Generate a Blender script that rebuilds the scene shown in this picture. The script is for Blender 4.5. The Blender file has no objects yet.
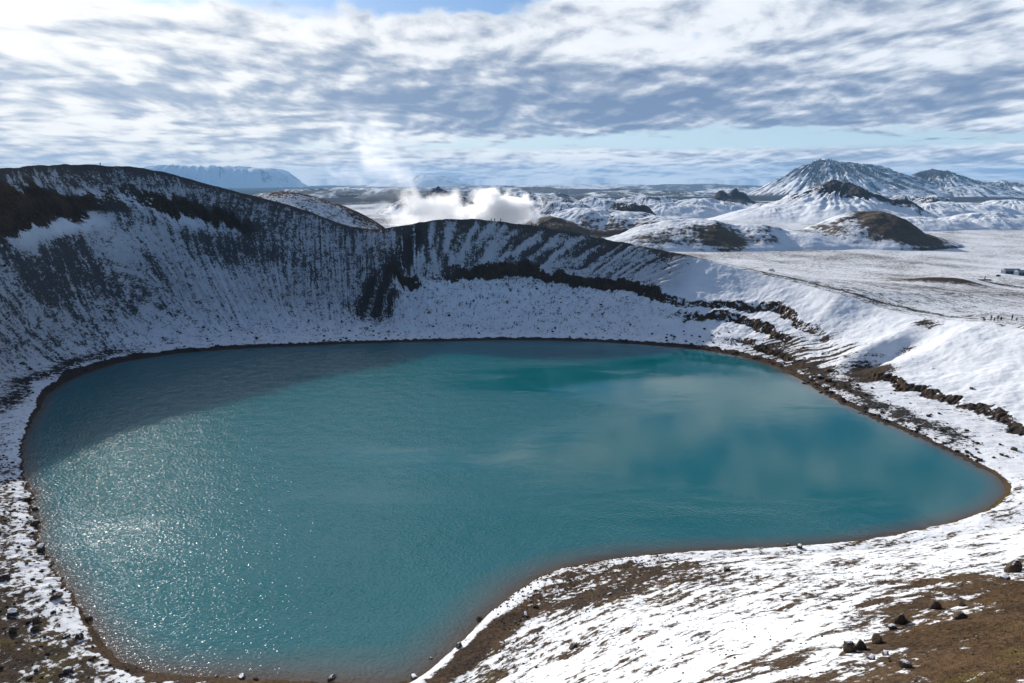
import bpy, math, random
import numpy as np
from mathutils import Vector

# ---------------------------------------------------------------- camera, sky, sun, exposure
scene = bpy.context.scene
col = scene.collection
CAM_H = 55.0
PITCH = math.radians(13.3)
cd = bpy.data.cameras.new('camera'); cd.lens = 24.0; cd.sensor_width = 36.0
cd.clip_start = 0.5; cd.clip_end = 200000.0
cam = bpy.data.objects.new('camera', cd); col.objects.link(cam)
cam.location = (0, 0, CAM_H); cam.rotation_euler = (math.pi/2 - PITCH, 0, 0)
scene.camera = cam

SUN_AZ = math.radians(-32.0)      # left of the view direction (+Y)
SUN_EL = math.radians(23.0)
SUN_DIR = Vector((math.sin(SUN_AZ)*math.cos(SUN_EL), math.cos(SUN_AZ)*math.cos(SUN_EL), math.sin(SUN_EL)))
sl = bpy.data.lights.new('sun', 'SUN'); sl.energy = 3.8; sl.angle = math.radians(0.5); sl.color = (1.0, 0.95, 0.88)
sun = bpy.data.objects.new('sun', sl); col.objects.link(sun)
sun.rotation_euler = SUN_DIR.to_track_quat('Z', 'Y').to_euler()

vs = scene.view_settings
vs.view_transform = 'Standard'; vs.look = 'None'; vs.gamma = 1.0; vs.use_curve_mapping = False
vs.exposure = 0.45
scene.render.engine = 'CYCLES'
cy = scene.cycles
cy.max_bounces = 8; cy.diffuse_bounces = 2; cy.glossy_bounces = 3; cy.transmission_bounces = 2; cy.transparent_max_bounces = 8
cy.volume_bounces = 8
cy.use_denoising = True
cy.sample_clamp_indirect = 4.0; cy.sample_clamp_direct = 9.0
cy.caustics_reflective = False; cy.caustics_refractive = False

# ---------------------------------------------------------------- node helpers
class V:
    """a node socket with arithmetic"""
    def __init__(self, nt, s): self.nt = nt; self.s = s
    def _m(self, op, *o, clamp=False):
        n = self.nt.nodes.new('ShaderNodeMath'); n.operation = op; n.use_clamp = clamp
        for i, a in enumerate((self,)+o):
            if isinstance(a, V): self.nt.links.new(a.s, n.inputs[i])
            else: n.inputs[i].default_value = a
        return V(self.nt, n.outputs[0])
    def __add__(self, o): return self._m('ADD', o)
    def __radd__(self, o): return self._m('ADD', o)
    def __sub__(self, o): return self._m('SUBTRACT', o)
    def __mul__(self, o): return self._m('MULTIPLY', o)
    def __rmul__(self, o): return self._m('MULTIPLY', o)
    def __truediv__(self, o): return self._m('DIVIDE', o)
    def mx(self, o): return self._m('MAXIMUM', o)
    def mn(self, o): return self._m('MINIMUM', o)
    def pw(self, o): return self._m('POWER', o)
    def ab(self): return self._m('ABSOLUTE')
    def step(self, a, b, lo=0.0, hi=1.0):
        n = self.nt.nodes.new('ShaderNodeMapRange'); n.interpolation_type = 'SMOOTHSTEP'
        for i, v in enumerate((self, a, b, lo, hi)):
            if isinstance(v, V): self.nt.links.new(v.s, n.inputs[i])
            else: n.inputs[i].default_value = v
        return V(self.nt, n.outputs[0])

class G:
    def __init__(self, nt): self.nt = nt; nt.nodes.clear()
    def node(self, kind, **kw):
        n = self.nt.nodes.new('ShaderNode'+kind)
        for k, v in kw.items(): setattr(n, k, v)
        return n
    def link(self, a, b): self.nt.links.new(a.s if isinstance(a, V) else a, b)
    def v(self, s): return V(self.nt, s)
    def attr(self, name, out='Fac'):
        n = self.node('Attribute', attribute_name=name); return self.v(n.outputs[out])
    def xyz(self, vec):
        n = self.node('SeparateXYZ'); self.link(vec, n.inputs[0]); return [self.v(o) for o in n.outputs]
    def vec(self, x, y, z):
        n = self.node('CombineXYZ')
        for i, a in enumerate((x, y, z)):
            if isinstance(a, V): self.link(a, n.inputs[i])
            else: n.inputs[i].default_value = a
        return self.v(n.outputs[0])
    def map(self, vec, scale=(1, 1, 1), loc=(0, 0, 0), rot=(0, 0, 0)):
        n = self.node('Mapping'); self.link(vec, n.inputs[0])
        n.inputs['Location'].default_value = loc; n.inputs['Scale'].default_value = scale; n.inputs['Rotation'].default_value = rot
        return self.v(n.outputs[0])
    def noise(self, vec, scale=1, detail=3, rough=0.5, dist=0.0, lac=2.0, dim='3D'):
        n = self.node('TexNoise', noise_dimensions=dim); self.link(vec, n.inputs['Vector'])
        n.inputs['Scale'].default_value = scale; n.inputs['Detail'].default_value = detail
        n.inputs['Roughness'].default_value = rough; n.inputs['Distortion'].default_value = dist; n.inputs['Lacunarity'].default_value = lac
        return self.v(n.outputs[0])
    def voro(self, vec, scale=1, feature='F1', rand=1.0):
        n = self.node('TexVoronoi', feature=feature); self.link(vec, n.inputs['Vector']); n.inputs['Scale'].default_value = scale
        n.inputs['Randomness'].default_value = rand
        return self.v(n.outputs['Distance'])
    def ramp(self, fac, stops, mode='LINEAR'):
        n = self.node('ValToRGB'); self.link(fac, n.inputs[0]); cr = n.color_ramp; cr.interpolation = mode
        while len(cr.elements) < len(stops): cr.elements.new(0.5)
        for e, (p, c) in zip(cr.elements, stops):
            e.position = p; e.color = (c, c, c, 1) if isinstance(c, (int, float)) else tuple(c)+(1,)
        return self.v(n.outputs[0])
    def mix(self, f, a, b):
        n = self.node('Mix', data_type='RGBA')
        for i, v in ((0, f), (6, a), (7, b)):
            if isinstance(v, V): self.link(v, n.inputs[i])
            elif isinstance(v, tuple): n.inputs[i].default_value = v+(1,)
            else: n.inputs[i].default_value = v
        return self.v(n.outputs[2])
    def scale(self, colour, f):
        n = self.node('VectorMath', operation='SCALE'); self.link(colour, n.inputs[0])
        if isinstance(f, V): self.link(f, n.inputs['Scale'])
        else: n.inputs['Scale'].default_value = f
        return self.v(n.outputs[0])
    def bump(self, h, strength=0.5, dist=1.0, prev=None):
        n = self.node('Bump'); n.inputs['Strength'].default_value = strength; n.inputs['Distance'].default_value = dist
        self.link(h, n.inputs['Height'])
        if prev: self.link(prev, n.inputs['Normal'])
        return self.v(n.outputs[0])
    def bsdf(self, colour, rough=0.8, normal=None, spec=0.3, **kw):
        n = self.node('BsdfPrincipled')
        for k, v in (('Base Color', colour), ('Roughness', rough), ('Normal', normal), ('Specular IOR Level', spec))+tuple(kw.items()):
            if v is None: continue
            if isinstance(v, V): self.link(v, n.inputs[k])
            elif isinstance(v, tuple): n.inputs[k].default_value = v+(1,)
            else: n.inputs[k].default_value = v
        o = self.node('OutputMaterial'); self.link(n.outputs[0], o.inputs['Surface']); return n
    def pos(self): return self.v(self.node('NewGeometry').outputs['Position'])
    def obj(self): return self.v(self.node('TexCoord').outputs['Object'])

def material(name):
    m = bpy.data.materials.new(name); m.use_nodes = True
    return m, G(m.node_tree)

# ---------------------------------------------------------------- world: clear sky with broken cloud decks
world = bpy.data.worlds.new('World'); scene.world = world; world.use_nodes = True
SKY_STRENGTH = 0.075
def build_world():
    g = G(world.node_tree)
    sky = g.node('TexSky', sky_type='NISHITA', sun_disc=False, sun_elevation=SUN_EL, sun_rotation=SUN_AZ)
    sky.altitude = 600; sky.air_density = 1.0; sky.dust_density = 0.6; sky.ozone_density = 5.0
    d = g.v(g.node('TexCoord').outputs['Generated'])
    x, y, z = g.xyz(d)
    up = z.mx(0.0)
    el = z*57.3                                           # degrees near the horizon
    az = x/(y.mx(0.05))                                   # tangent of the compass angle
    front = y.step(-0.25, 0.25)
    sp = g.node('VectorMath', operation='DOT_PRODUCT'); g.link(d, sp.inputs[0]); sp.inputs[1].default_value = SUN_DIR; sp = g.v(sp.outputs['Value'])
    # a cloud layer overhead, seen in perspective: px across, py away
    k = up + 0.125
    px, py = x/k, y/k
    wq = g.noise(g.vec(px*1.1, py*1.1, 2.0), 0.8, 1, 0.5)
    wr = g.noise(g.vec(px*1.1, py*1.1, 12.0), 0.8, 1, 0.5)
    qx, qy = px*1.45 + (wq-0.5)*0.5, py*1.0 + (wr-0.5)*0.5
    def puffs(ox, oy, sc, seed, detail=7, rough=0.54):
        return g.noise(g.vec(qx+ox, qy+oy, seed), sc, detail, rough, 0.0)
    n_big = puffs(0, 0, 0.95, 3.7)
    n_mid = puffs(0, 0, 2.3, 9.1)
    n_mid2 = puffs(0.05, 0.12, 2.3, 9.1)                  # the same field a little farther off: which side is lit
    n_fine = puffs(0, 0, 6.0, 1.3, 5)
    n_low = puffs(0, 0, 0.42, 6.2, 3, 0.5)
    topo = (el + (n_big-0.5)*14.0 + sp.step(0.6, 1.0)*-12.0).step(34.0, 55.0)
    edge = el + (n_mid-0.5)*2.4 + az.step(-0.30, 0.35, 1.0, -0.35) + az.step(0.30, 0.75, 0.0, 0.9)
    gap = el.step(1.9, 2.6)*edge.step(3.9, 3.2)*az.step(-0.62, -0.10, 0.10, 1.0)
    dens = n_big*0.55 + n_mid*0.32 + n_fine*0.13 + el.step(11.3, 13.4)*el.step(17.0, 14.0)*az.step(0.30, -0.05)*-0.10 + el.step(14.0, 19.0)*-0.095
    cover = (dens + el.step(11.0, 9.0)*0.07).step(0.375, 0.46)*(gap*-1.0 + 1.0)*(topo*-1.0+1.0)*front
    low = el.step(0.0, 0.5)*el.step(3.0, 2.0)*front
    lwx = az*9.0 + (wq-0.5)*1.5
    lown = g.noise(g.vec(lwx, el*1.5, 5.0), 1.0, 7, 0.60, 0.2)
    lown2 = g.noise(g.vec(lwx, el*1.5 + 0.30, 5.0), 1.0, 7, 0.60, 0.2)
    cover_low = (lown + low*0.25 + az.step(0.0, -0.6)*0.06).step(0.60, 0.74)*low
    # thick parts of the deck are grey-blue from below, thin edges and sun-facing tops are white
    band = el.step(3.4, 5.2)*el.step(10.5, 6.4)
    side = az.step(-0.70, 0.05, 0.1, 1.0)
    relief = (n_mid - n_mid2)*1.3
    thick = (n_low-0.5)*1.1 + (n_big-0.5)*0.95 + (n_mid-0.5)*0.66 + (n_fine-0.5)*0.46 + relief + band*side*0.30 + side*0.07 + el.step(8.0, 12.5)*-0.07
    thick = g.ramp((thick+0.36)/0.86, [(0.0, 0.0), (0.30, 0.10), (0.50, 0.42), (0.72, 0.80), (1.0, 1.0)])
    white = g.mix(az.step(-0.7, 0.6), (0.82, 0.81, 0.785), (0.70, 0.73, 0.77))
    grey = g.mix(az.step(-0.7, 0.2), (0.27, 0.34, 0.45), (0.140, 0.200, 0.315))
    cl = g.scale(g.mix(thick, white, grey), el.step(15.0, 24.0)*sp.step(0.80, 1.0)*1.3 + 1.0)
    ls = ((lown-0.5)*1.2 + (lown-lown2)*2.2 + (n_fine-0.5)*0.5 + 0.30).step(0.20, 0.62)
    cl_low = g.mix(ls*0.85, g.mix(az.step(-0.7, 0.7), (1.00, 0.95, 0.87), (0.90, 0.89, 0.86)), (0.36, 0.44, 0.53))
    skyc = g.scale(g.v(sky.outputs[0]), SKY_STRENGTH)
    skyc = g.mix(el.step(9.0, 1.0)*0.8*front, skyc, g.mix(az.step(-0.7, 0.5), (0.66, 0.73, 0.76), (0.47, 0.61, 0.70)))
    c = g.mix(cover_low*0.92, skyc, cl_low)
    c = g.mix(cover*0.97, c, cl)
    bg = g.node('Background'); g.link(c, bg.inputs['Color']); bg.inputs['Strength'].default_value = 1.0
    o = g.node('OutputWorld'); g.link(bg.outputs[0], o.inputs['Surface'])
build_world()
# ---------------------------------------------------------------- terrain maths
_ga = np.arange(256)*(2*math.pi/256)
_GX = (np.cos(_ga)*1.5).astype(np.float32); _GY = (np.sin(_ga)*1.5).astype(np.float32)
def _hash(ix, iy, seed):
    h = ix.astype(np.int32).view(np.uint32)*np.uint32(374761393) + iy.astype(np.int32).view(np.uint32)*np.uint32(668265263) + np.uint32(seed*974711 & 0xffffffff)
    h = (h ^ (h >> np.uint32(13)))*np.uint32(1274126177)
    return ((h ^ (h >> np.uint32(16))) & np.uint32(255)).astype(np.intp)

def noise(x, y, seed=0):
    """gradient noise, about -1..1"""
    x, y = np.broadcast_arrays(np.asarray(x), np.asarray(y))
    x0 = np.floor(x); y0 = np.floor(y); fx = (x-x0).astype(np.float32); fy = (y-y0).astype(np.float32)
    u = fx*fx*fx*(fx*(fx*6-15)+10); v = fy*fy*fy*(fy*(fy*6-15)+10)
    def g(ix, iy, dx, dy):
        k = _hash(ix, iy, seed); return _GX[k]*dx + _GY[k]*dy
    return (g(x0, y0, fx, fy)*(1-u) + g(x0+1, y0, fx-1, fy)*u)*(1-v) + (g(x0, y0+1, fx, fy-1)*(1-u) + g(x0+1, y0+1, fx-1, fy-1)*u)*v

def fbm(x, y, seed=0, octaves=4, gain=0.5, ridge=False):
    out = 0; a = 1.0; tot = 0
    for k in range(octaves):
        n = noise(x, y, seed+k*17)
        if ridge: n = 1-2*np.abs(n)
        out = out + a*n; tot += a
        x = x*2.03+3.1; y = y*2.03+1.7; a *= gain
    return out/tot

def sstep(a, b, x):
    t = np.clip((x-a)/(b-a), 0, 1)
    return t*t*(3-2*t)

CX, CY = -10.0, 145.0
SHORE=[(-176.8,96.2),(-172.5,92.6),(-164.2,86.6),(-157.1,82.4),(-152.4,81.5),(-147.4,79.9),(-143.6,80.5),(-138.7,79.9),(-133.5,79.4),(-127.5,80.1),(-122.2,81.4),(-118.5,82.7),(-115.4,83.8),(-111.7,83.5),(-106.5,81.6),(-100.0,80.0),(-91.8,79.3),(-90.5,78.5),(-88.8,75.4),(-86.6,71.3),(-83.9,66.6),(-80.4,62.6),(-76.4,59.5),(-72.3,58.3),(-66.7,58.4),(-60.7,59.9),(-54.0,63.1),(-49.3,66.6),(-43.1,72.6),(-37.4,79.2),(-32.3,85.3),(-27.0,92.5),(-22.5,98.6),(-18.6,102.9),(-16.2,104.8),(-13.4,105.4),(-10.2,103.8),(-6.0,101.5),(-0.7,98.9),(4.8,96.2),(12.5,95.8),(19.5,98.0),(27.1,102.2),(32.8,106.2),(39.0,107.1),(46.5,105.9),(57.2,99.9),(69.0,94.7),(81.9,90.9),(97.6,89.2),(112.7,92.6),(127.5,102.1),(137.7,114.0),(145.3,123.0),(151.8,126.8),(157.5,124.5),(162.8,120.0),(167.5,114.4),(171.5,107.7),(177.8,101.3)]
RIM=[(-170.5,152.1,57.0),(-144.7,147.1,55.0),(-120.7,150,54.0),(-100.6,148,53.7),(-86,147.5,53.2),(-75,149,51.5),(-66,153,49.5),(-51.9,158.8,41.0),(-38,157,33.0),(-22,158,26.5),(-10,158,21),(2,157,18.5),(13.3,152.0,16.7),(16.7,149.2,16.2),(21.8,148.4,14.3),(26.8,148.5,14.1),(31.0,149.4,14.9),(34.5,146.5,17.2),(41.2,151.7,18.4),(47.4,153.6,20.3),(53.3,153.4,22.9),(59.4,153.3,25.9),(65.6,152.6,28.5),(71.9,150.5,31.4),(78.2,148.1,34.6),(84.7,145.6,37.1),(91.3,143.0,39.2),(98.0,141.4,39.4),(104.6,141.6,36.8),(108.4,147.5,34.9),(112.6,154.9,36.4),(118.4,164.8,43.7),(124.3,175.5,49.0),(129.6,185.5,54.2),(134.5,193.3,59.7),(141.1,195.7,60.9),(146.6,186.9,60.1),(152.5,173.2,58.1),(169.5,164.8,58.0)]
POW=[(-150,1.3),(-110,1.5),(-90,1.55),(-80,1.4),(-68,1.2),(-52,1.0),(-30,1.0),(0,1.1),(30,1.1),(60,1.15),(100,1.2),(140,1.3),(180,1.25)]
TT = np.arange(-180, 180, 0.1)

def periodic(ctrl, col=1, sig=0.8):
    a = np.array(ctrl, float); o = np.argsort(a[:, 0]); t = a[o, 0]; v = a[o, col]
    t = np.concatenate([t-360, t, t+360]); v = np.concatenate([v, v, v])
    y = np.interp(TT, t, v)
    k = int(sig*40); w = np.exp(-0.5*(np.arange(-k, k+1)/(sig*10))**2); w /= w.sum()
    return np.convolve(np.concatenate([y[-k:], y, y[:k]]), w, 'valid')

T_SH = periodic(SHORE, 1, 0.7); T_RR = periodic(RIM, 1, 1.6); T_RZ = periodic(RIM, 2, 1.2); T_PW = periodic(POW, 1, 6)
def at_theta(tab, th):
    return np.interp((th+180) % 360, np.append(TT+180, 360), np.append(tab, tab[0]))

PLAIN_D = np.log(np.array([100, 300, 440, 770, 1000, 1900, 5000, 10000, 45000.]))
PLAIN_Z = np.array([12, 1, -6, -26, -35, -46, -92, -130, -215.])
def plain(x, y):
    d = np.hypot(x, y)
    z = np.interp(np.log(np.maximum(d, 50)), PLAIN_D, PLAIN_Z)
    amp = np.interp(d, [250, 600, 1500, 4000, 9000, 30000], [0.8, 2.0, 7, 16, 18, 40])
    sc = np.interp(d, [250, 1500, 6000, 30000], [90, 260, 700, 2600])
    # scale steps handled with two fixed bands so the field stays continuous
    z = z + fbm(x/110, y/110, 5, 4)*np.interp(d, [250, 700, 2500], [0.7, 2.2, 3.0])
    z = z + np.maximum(fbm(x/620, y/620, 9, 4), -0.15)*np.interp(d, [600, 1500, 3000, 8000], [0, 10, 30, 30])
    z = z + fbm(x/4000, y/4000, 11, 3)*np.interp(d, [2500, 9000, 40000], [0, 25, 40])
    # flat basin of the far lakes
    b = (1-sstep(.7, 1.6, np.hypot((x-850)/1500, (y-6600)/1500)))
    return z*(1-b) + b*(-105.5)

FAR_LAKE_Z = -104.0
FAR_LAKES = [(640, 195.6, 420, 260), (600, 196.4, 160, 130), (690, 196.2, 220, 200), (560, 195.2, 260, 200)]
def bump(x, y, cx, cy, a, b, rot, h, p=2.0):
    c, s = math.cos(rot), math.sin(rot); dx = x-cx; dy = y-cy
    q = ((dx*c+dy*s)/a)**2 + ((-dx*s+dy*c)/b)**2
    return h*np.exp(-0.5*q**(p/2))

def outer(x, y, th, rr, rz, e):
    """ground outside the rim; e = distance beyond the rim, th in degrees"""
    w = at_theta(T_FALL, th); pl = plain(x, y)
    f = np.exp(-(e/w)**1.35)
    z = pl + (rz-pl)*f
    z = z + bump(x, y, -112, 354, 52, 30, 0.0, 25, 3.0)*sstep(0, 25, e)         # old outer crater lip behind the saddle
    z = z + bump(x, y, 262, 400, 24, 11, -0.25, 4.5)                          # dark mound beside the road
    return z
FALL=[(-120,60),(-60,60),(-30,90),(-5,150),(20,170),(45,120),(65,60),(85,38),(100,45),(108,100),(116,110),(123,70),(140,45),(170,50)]
T_FALL = periodic(FALL, 1, 2.5)

def cliff_w(th, keys):
    a = np.array(keys, float)
    return np.interp(th, a[:, 0], a[:, 1], left=0, right=0), np.interp(th, a[:, 0], a[:, 2])

# bands of broken rock in the crater wall: (theta, strength, place between shore 0 and rim 1)
BANDS = [
 [(28,0,.45),(36,.5,.62),(41,.9,.70),(45,1,.66),(49,.7,.60),(54,.45,.52),(58,.6,.52),(63,.9,.57),(70,1,.60),(78,1,.63),(86,1,.63),(93,.8,.61),(97,.25,.60),(101,0,.58)],
 [(33,0,.36),(38,.6,.40),(43,1,.49),(48,.9,.47),(54,.35,.40),(60,0,.40)],
 [(102,0,.58),(104,.9,.60),(107,.8,.60),(109,0,.57)],
 [(124,0,.78),(128,.9,.80),(131,1,.825),(135,.9,.85),(138,.25,.86),(141,.3,.84),(145,1,.85),(150,1,.865),(156,.9,.86),(162,.5,.8),(168,0,.8)],
 [(-14,0,.33),(-10,.45,.35),(-4,.55,.345),(2,.7,.365),(9,1,.34),(14,1,.33),(17,.7,.32),(20,0,.30)],
 [(26,0,.14),(31,.6,.16),(36,.8,.20),(42,.3,.22),(46,0,.2)],
]

def blob(th, s, t0, s0, wt, ws, p=2.0):
    dt = (th-t0+180) % 360 - 180
    return np.exp(-0.5*((dt/wt)**2 + ((s-s0)/ws)**2)**(p/2))

def rng(th, a, b, soft=3.0):
    """1 between angles a and b (degrees, a<b, may pass 180)"""
    m = (a+b)/2; h = (b-a)/2
    dt = np.abs((th-m+180) % 360 - 180)
    return 1-sstep(h-soft/2, h+soft/2, dt)

def crater(th, s):
    """inner wall. th in degrees, s from 0 at the shore to 1 at the crest (below 0: lake bed).
    returns x, y, z, snow, brown, moss, flow_u, flow_v"""
    R0 = at_theta(T_SH, th); R1 = at_theta(T_RR, th); ZR = at_theta(T_RZ, th) + fbm(th*.45, th*0+4, 41, 4)*(.55-.35*rng(th, -30, 56, 6))
    pw = at_theta(T_PW, th)
    rough_shore = np.maximum(rng(th, 165, 235, 8), 0.32)
    R0 = R0 + fbm(th*0.8, th*0+.3, 3, 5, 0.6)*1.3*rough_shore
    L = R1-R0; d = s*L; r = R0+d
    ca, sa = np.cos(np.radians(th)), np.sin(np.radians(th))
    x = CX+r*ca; y = CY+r*sa
    arc = np.radians(th)*R1
    near = rng(th, -100, -14, 14)
    left_shore = rng(th, 178, 262, 12)
    farl = rng(th, 106, 178, 6); mid = rng(th, 57, 107, 5); right = rng(th, 12, 58, 6); smooth = rng(th, -16, 14, 7)
    bench = np.interp((th+180) % 360-180, [-180,-150,-100,-60,-30,-10,5,14,20,26,60,100,140,165,180], [16,14,10,4,8,17,18,15,10,8,6,7,9,14,16])
    q = np.clip((d-bench)/(L-bench), 0, 1)
    dd = np.maximum(d, 0)
    z = 0.9*(1-np.exp(-dd/2.0)) + 0.09*np.minimum(dd, bench)
    zb = z.copy(); z = z + (ZR-zb)*q**pw
    z = np.where(d < 0, d*0.22, z)
    env = 4*q*(1-q); top = sstep(0, 0.12, 1-q)*sstep(0, .08, q)
    # broad shape of the walls
    z = z + fbm(x/38, y/38, 2, 3)*2.6*env*(1-near*0.75)
    z = z + fbm(x/11, y/11, 6, 4)*0.75*top*(1-near*0.5) + fbm(x/2.6, y/2.6, 8, 3)*0.16*sstep(0, 3, d)
    # spur and gully under the saddle
    z = z + blob(th, s, 108.5, .55, 2.0, .30)*5.5*env - blob(th, s, 104.2, .45, 1.3, .28)*3.2*env - blob(th, s, 111.5, .35, 1.3, .25)*2.2*env
    # dark gully where the bright bowl meets the smooth slope on the right
    z = z - blob(th, s, 20.5, .50, 1.2, .30)*2.4*env + blob(th, s, 23.0, .40, 1.5, .3)*1.4*env
    # ribs and rills
    lean = np.interp(th, [50, 70, 100, 108, 120, 128, 140, 156], [.15, .12, .03, .08, .15, .06, -.02, -.07])
    arcl = arc + d*lean*4.6
    ribn = noise(arcl/4.6 + fbm(x/20, y/20, 12, 2)*0.8, d/60, 13)
    ribn2 = noise(arcl/1.9 + fbm(x/14, y/14, 15, 2), d/22, 14)
    rib = (1-2*np.abs(ribn))*0.65 + ribn2*0.45
    ribw = (sstep(.35, .75, s)*(1-farl)+sstep(.12,.4,s)*farl)*sstep(0, .05, 1-s)*(mid*1.0 + farl*0.85 + right*0.05)*(.55+.8*np.clip(.5+fbm(arc/30, d/30, 16, 2), 0, 1))
    z = z + rib*0.75*ribw
    # rock bands: short steps in the slope
    rockb = np.zeros_like(z)
    thw = np.where(th < -20, th+360, th)
    for i, B in enumerate(BANDS):
        a = np.array(B, float)
        w = np.interp(thw, a[:, 0], a[:, 1], left=0, right=0); s0 = np.interp(thw, a[:, 0], a[:, 2])
        if a[0, 0] < 0:
            t2 = np.where(thw > 300, thw-360, thw); w = np.interp(t2, a[:, 0], a[:, 1], left=0, right=0); s0 = np.interp(t2, a[:, 0], a[:, 2])
        jag = noise(arc/4.3, d/14+i*5.3, 21)*0.017 + noise(arc/1.3, d/5, 22)*0.013 + fbm(arc/17, d*0+i, 23, 3)*0.045
        k = (s-s0+jag)*L
        hgt = (2.6 if i < 3 else 2.2 if i == 3 else 1.4)*w*(0.75+0.5*noise(arc/6, d*0+2*i, 24))
        wid = 1.2 if i != 3 else 2.5
        z = z + hgt*(sstep(-wid, wid, k) - sstep(-12, 12, k))
        brk = fbm(arc/5, d/5, 25+i, 3)
        wd = 2.3 if i < 3 else 4.2 if i == 3 else 1.6
        wvar = wd*(.55+.75*np.clip(.5+fbm(arc/9, d/9, 35+i, 3)*1.2, 0, 1.2))
        rockb = np.maximum(rockb, np.clip(w*1.5, 0, 1)*(1-sstep(wvar*.5, wvar*1.2, np.abs(k+wd*.2)+brk*1.9)))
    blocky = np.abs(noise(arc/1.6, d/1.3, 27))
    z = z + rockb*(blocky*0.9-0.3)
    # broken knobs of dark rock on the near slope
    # ------------------------------------------------ what covers the ground
    st1 = fbm(arcl/2.2 + noise(x/13, y/13, 51)*1.0, d/16, 52, 4, .6)
    st0 = noise(arcl/1.15 + noise(x/9, y/9, 56)*.8, d/15, 57)*.7 + noise(arcl/3.4, d/34, 58)*.6
    st0 = st0*(.45+1.5*np.clip(.4+fbm(arc/22, d/40, 59, 3), 0, 1))
    iso = fbm(x/3.2, y/3.2, 53, 4, .6)
    pat = fbm(x/15, y/15, 54, 4)
    snow = 0.55 + 0*z
    # far left wall in scree and thin snow; drifts lie under the rock bands
    patches = .75*blob(th, s, 150, .775, 4.0, .035, 3) + .7*blob(th, s, 145, .755, 3.0, .03, 3) + .5*blob(th, s, 141, .66, 4, .06) + .6*blob(th, s, 140.5, .86, 2.5, .02) + .6*blob(th, s, 136.8, .83, 1.6, .03) + .7*blob(th, s, 132.5, .76, 2.2, .03)
    patches = patches - .30*blob(th, s, 150, .62, 5, .10) - .22*blob(th, s, 141, .50, 5, .08) - .35*blob(th, s, 132, .66, 6, .06) + .3*blob(th, s, 133, .5, 4, .1)
    prof = np.interp(s, [0, .06, .25, .5, .68, .8, .93, .97, 1], [.60, .44, .34, .17, .07, .04, .03, -.12, -.55])
    snow = np.where(farl > 0.01, snow*(1-farl) + farl*(prof + (st1*.48+st0*.24)*sstep(.08, .35, s) + iso*.34 + pat*.36*sstep(.2, .6, s) + patches), snow)
    profm = np.interp(s, [0, .06, .25, .5, .62, .8, .92, .965, 1], [.65, .48, .42, .40, .22, -.02, -.08, -.40, -.7])
    snow = snow*(1-mid) + mid*(profm + (rib*.72+ribn2*.25)*sstep(.56, .74, s) + iso*(.40-.22*sstep(.55, .75, s)) + st1*.12)
    tr = (thw-360*(thw > 300))
    profr = np.interp(s, [0, .08, .25, .5, .7, 1], [.45, .55, .72, .85, .95, .95])
    sr = profr + st1*.25 + iso*.25 - blob(th, s, 29, .36, 6.5, .20)*np.clip(.52-st1*1.9-st0*.6, -.1, 1.7) - blob(th, s, 36, .2, 4, .14)*.3*(1-st1*2)
    snow = snow*(1-right) + right*sr
    profs = np.interp(s, [0, .08, .18, .3, .6, 1], [.4, .75, .85, .72, 1.0, 1.0])
    ss = profs + st1*.16 + iso*.12 + pat*.1 - blob(th, s, 3, .28, 9, .07)*.35*(1-st1*2)
    snow = snow*(1-smooth) + smooth*ss
    # dark spur faces and gullies
    tc = 103.6 + (.82-s)*15 + fbm(s*6, th*0+2, 44, 2)*1.0
    spur = np.exp(-0.5*((th-tc)/(.75+.75*sstep(.45, .8, s)))**2)*sstep(.20, .34, s)*(1-sstep(.9, 1.0, s)) + .9*np.exp(-0.5*((th-tc-2.9)/.75)**2)*sstep(.22, .32, s)*(1-sstep(.5, .62, s)) + .8*np.exp(-0.5*((th-tc+2.4)/.6)**2)*sstep(.2, .3, s)*(1-sstep(.38, .5, s))
    snow = snow - spur*(.85+st1*1.3+iso*.5)
    snow = snow - 1.5*blob(th, s, 18.5, .34, 2.4, .10, 3)*(1+st1*1.5) - .9*blob(th, s, 20.5, .68, .5, .06) - 1.1*blob(th, s, 22.5, .93, 1.5, .05)*(1+st1*2) - .8*blob(th, s, 13, .99, 4, .015)*(1+iso*2)
    # near slope: wind-combed snow streaks
    c20, s20 = math.cos(math.radians(24)), math.sin(math.radians(24))
    fu = (-(x)*s20 + y*c20); fv = (x*c20 + y*s20)
    wob = noise(x/9, y/9, 61)*1.6
    sn1 = fbm((fu+wob)/1.9, fv/9.5, 62, 5, .62)
    sn2 = fbm((fu+wob*.5)/0.55, fv/2.4, 63, 3, .6)
    big = fbm((fu+wob)/7, fv/22, 64, 3)
    hi = sstep(.48, .74, s + fbm(x/9, y/9, 65, 3)*.10 + fbm(x/3, y/3, 66, 3)*.05 - np.interp(th, [-90, -75, -70, -65, -62, -54, -46, -40], [.10, .02, -.04, -.10, -.13, -.18, -.14, .1]))
    iso2 = fbm(x/.8, y/.8, 67, 3, .6)
    grav = blob(th, s, -73, .08, 8, .07)*(1+1.6*iso2) + blob(th, s, -66, .13, 7, .06)*.6
    sn = .30 + sn1*.95 + sn2*.28 + big*.35 - hi*1.25 - grav*.42 + iso*.12
    sn = sn + 1.6*blob(th, s, -71.5, .705, 4, .022)*(1+iso*.6) - blob(th, s, -85, .072, 3.4, .022)*1.6*(1+.5*iso) + blob(th, s, -85, .026, 5, .014)*.6
    snow = snow*(1-near) + near*sn
    iso3 = fbm(x/1.0, y/1.0, 68, 3, .6)
    # left shore: patchy with moss
    ls = np.interp(d, [0, 2, 5, 9, 16, 30], [.15, .28, -.02, -.22, -.14, -.05]) + iso*.55 + iso3*.85 + pat*.45 + np.where(y > 128, .35, 0)*sstep(124, 134, y)
    snow = snow*(1-left_shore) + left_shore*ls
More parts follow.
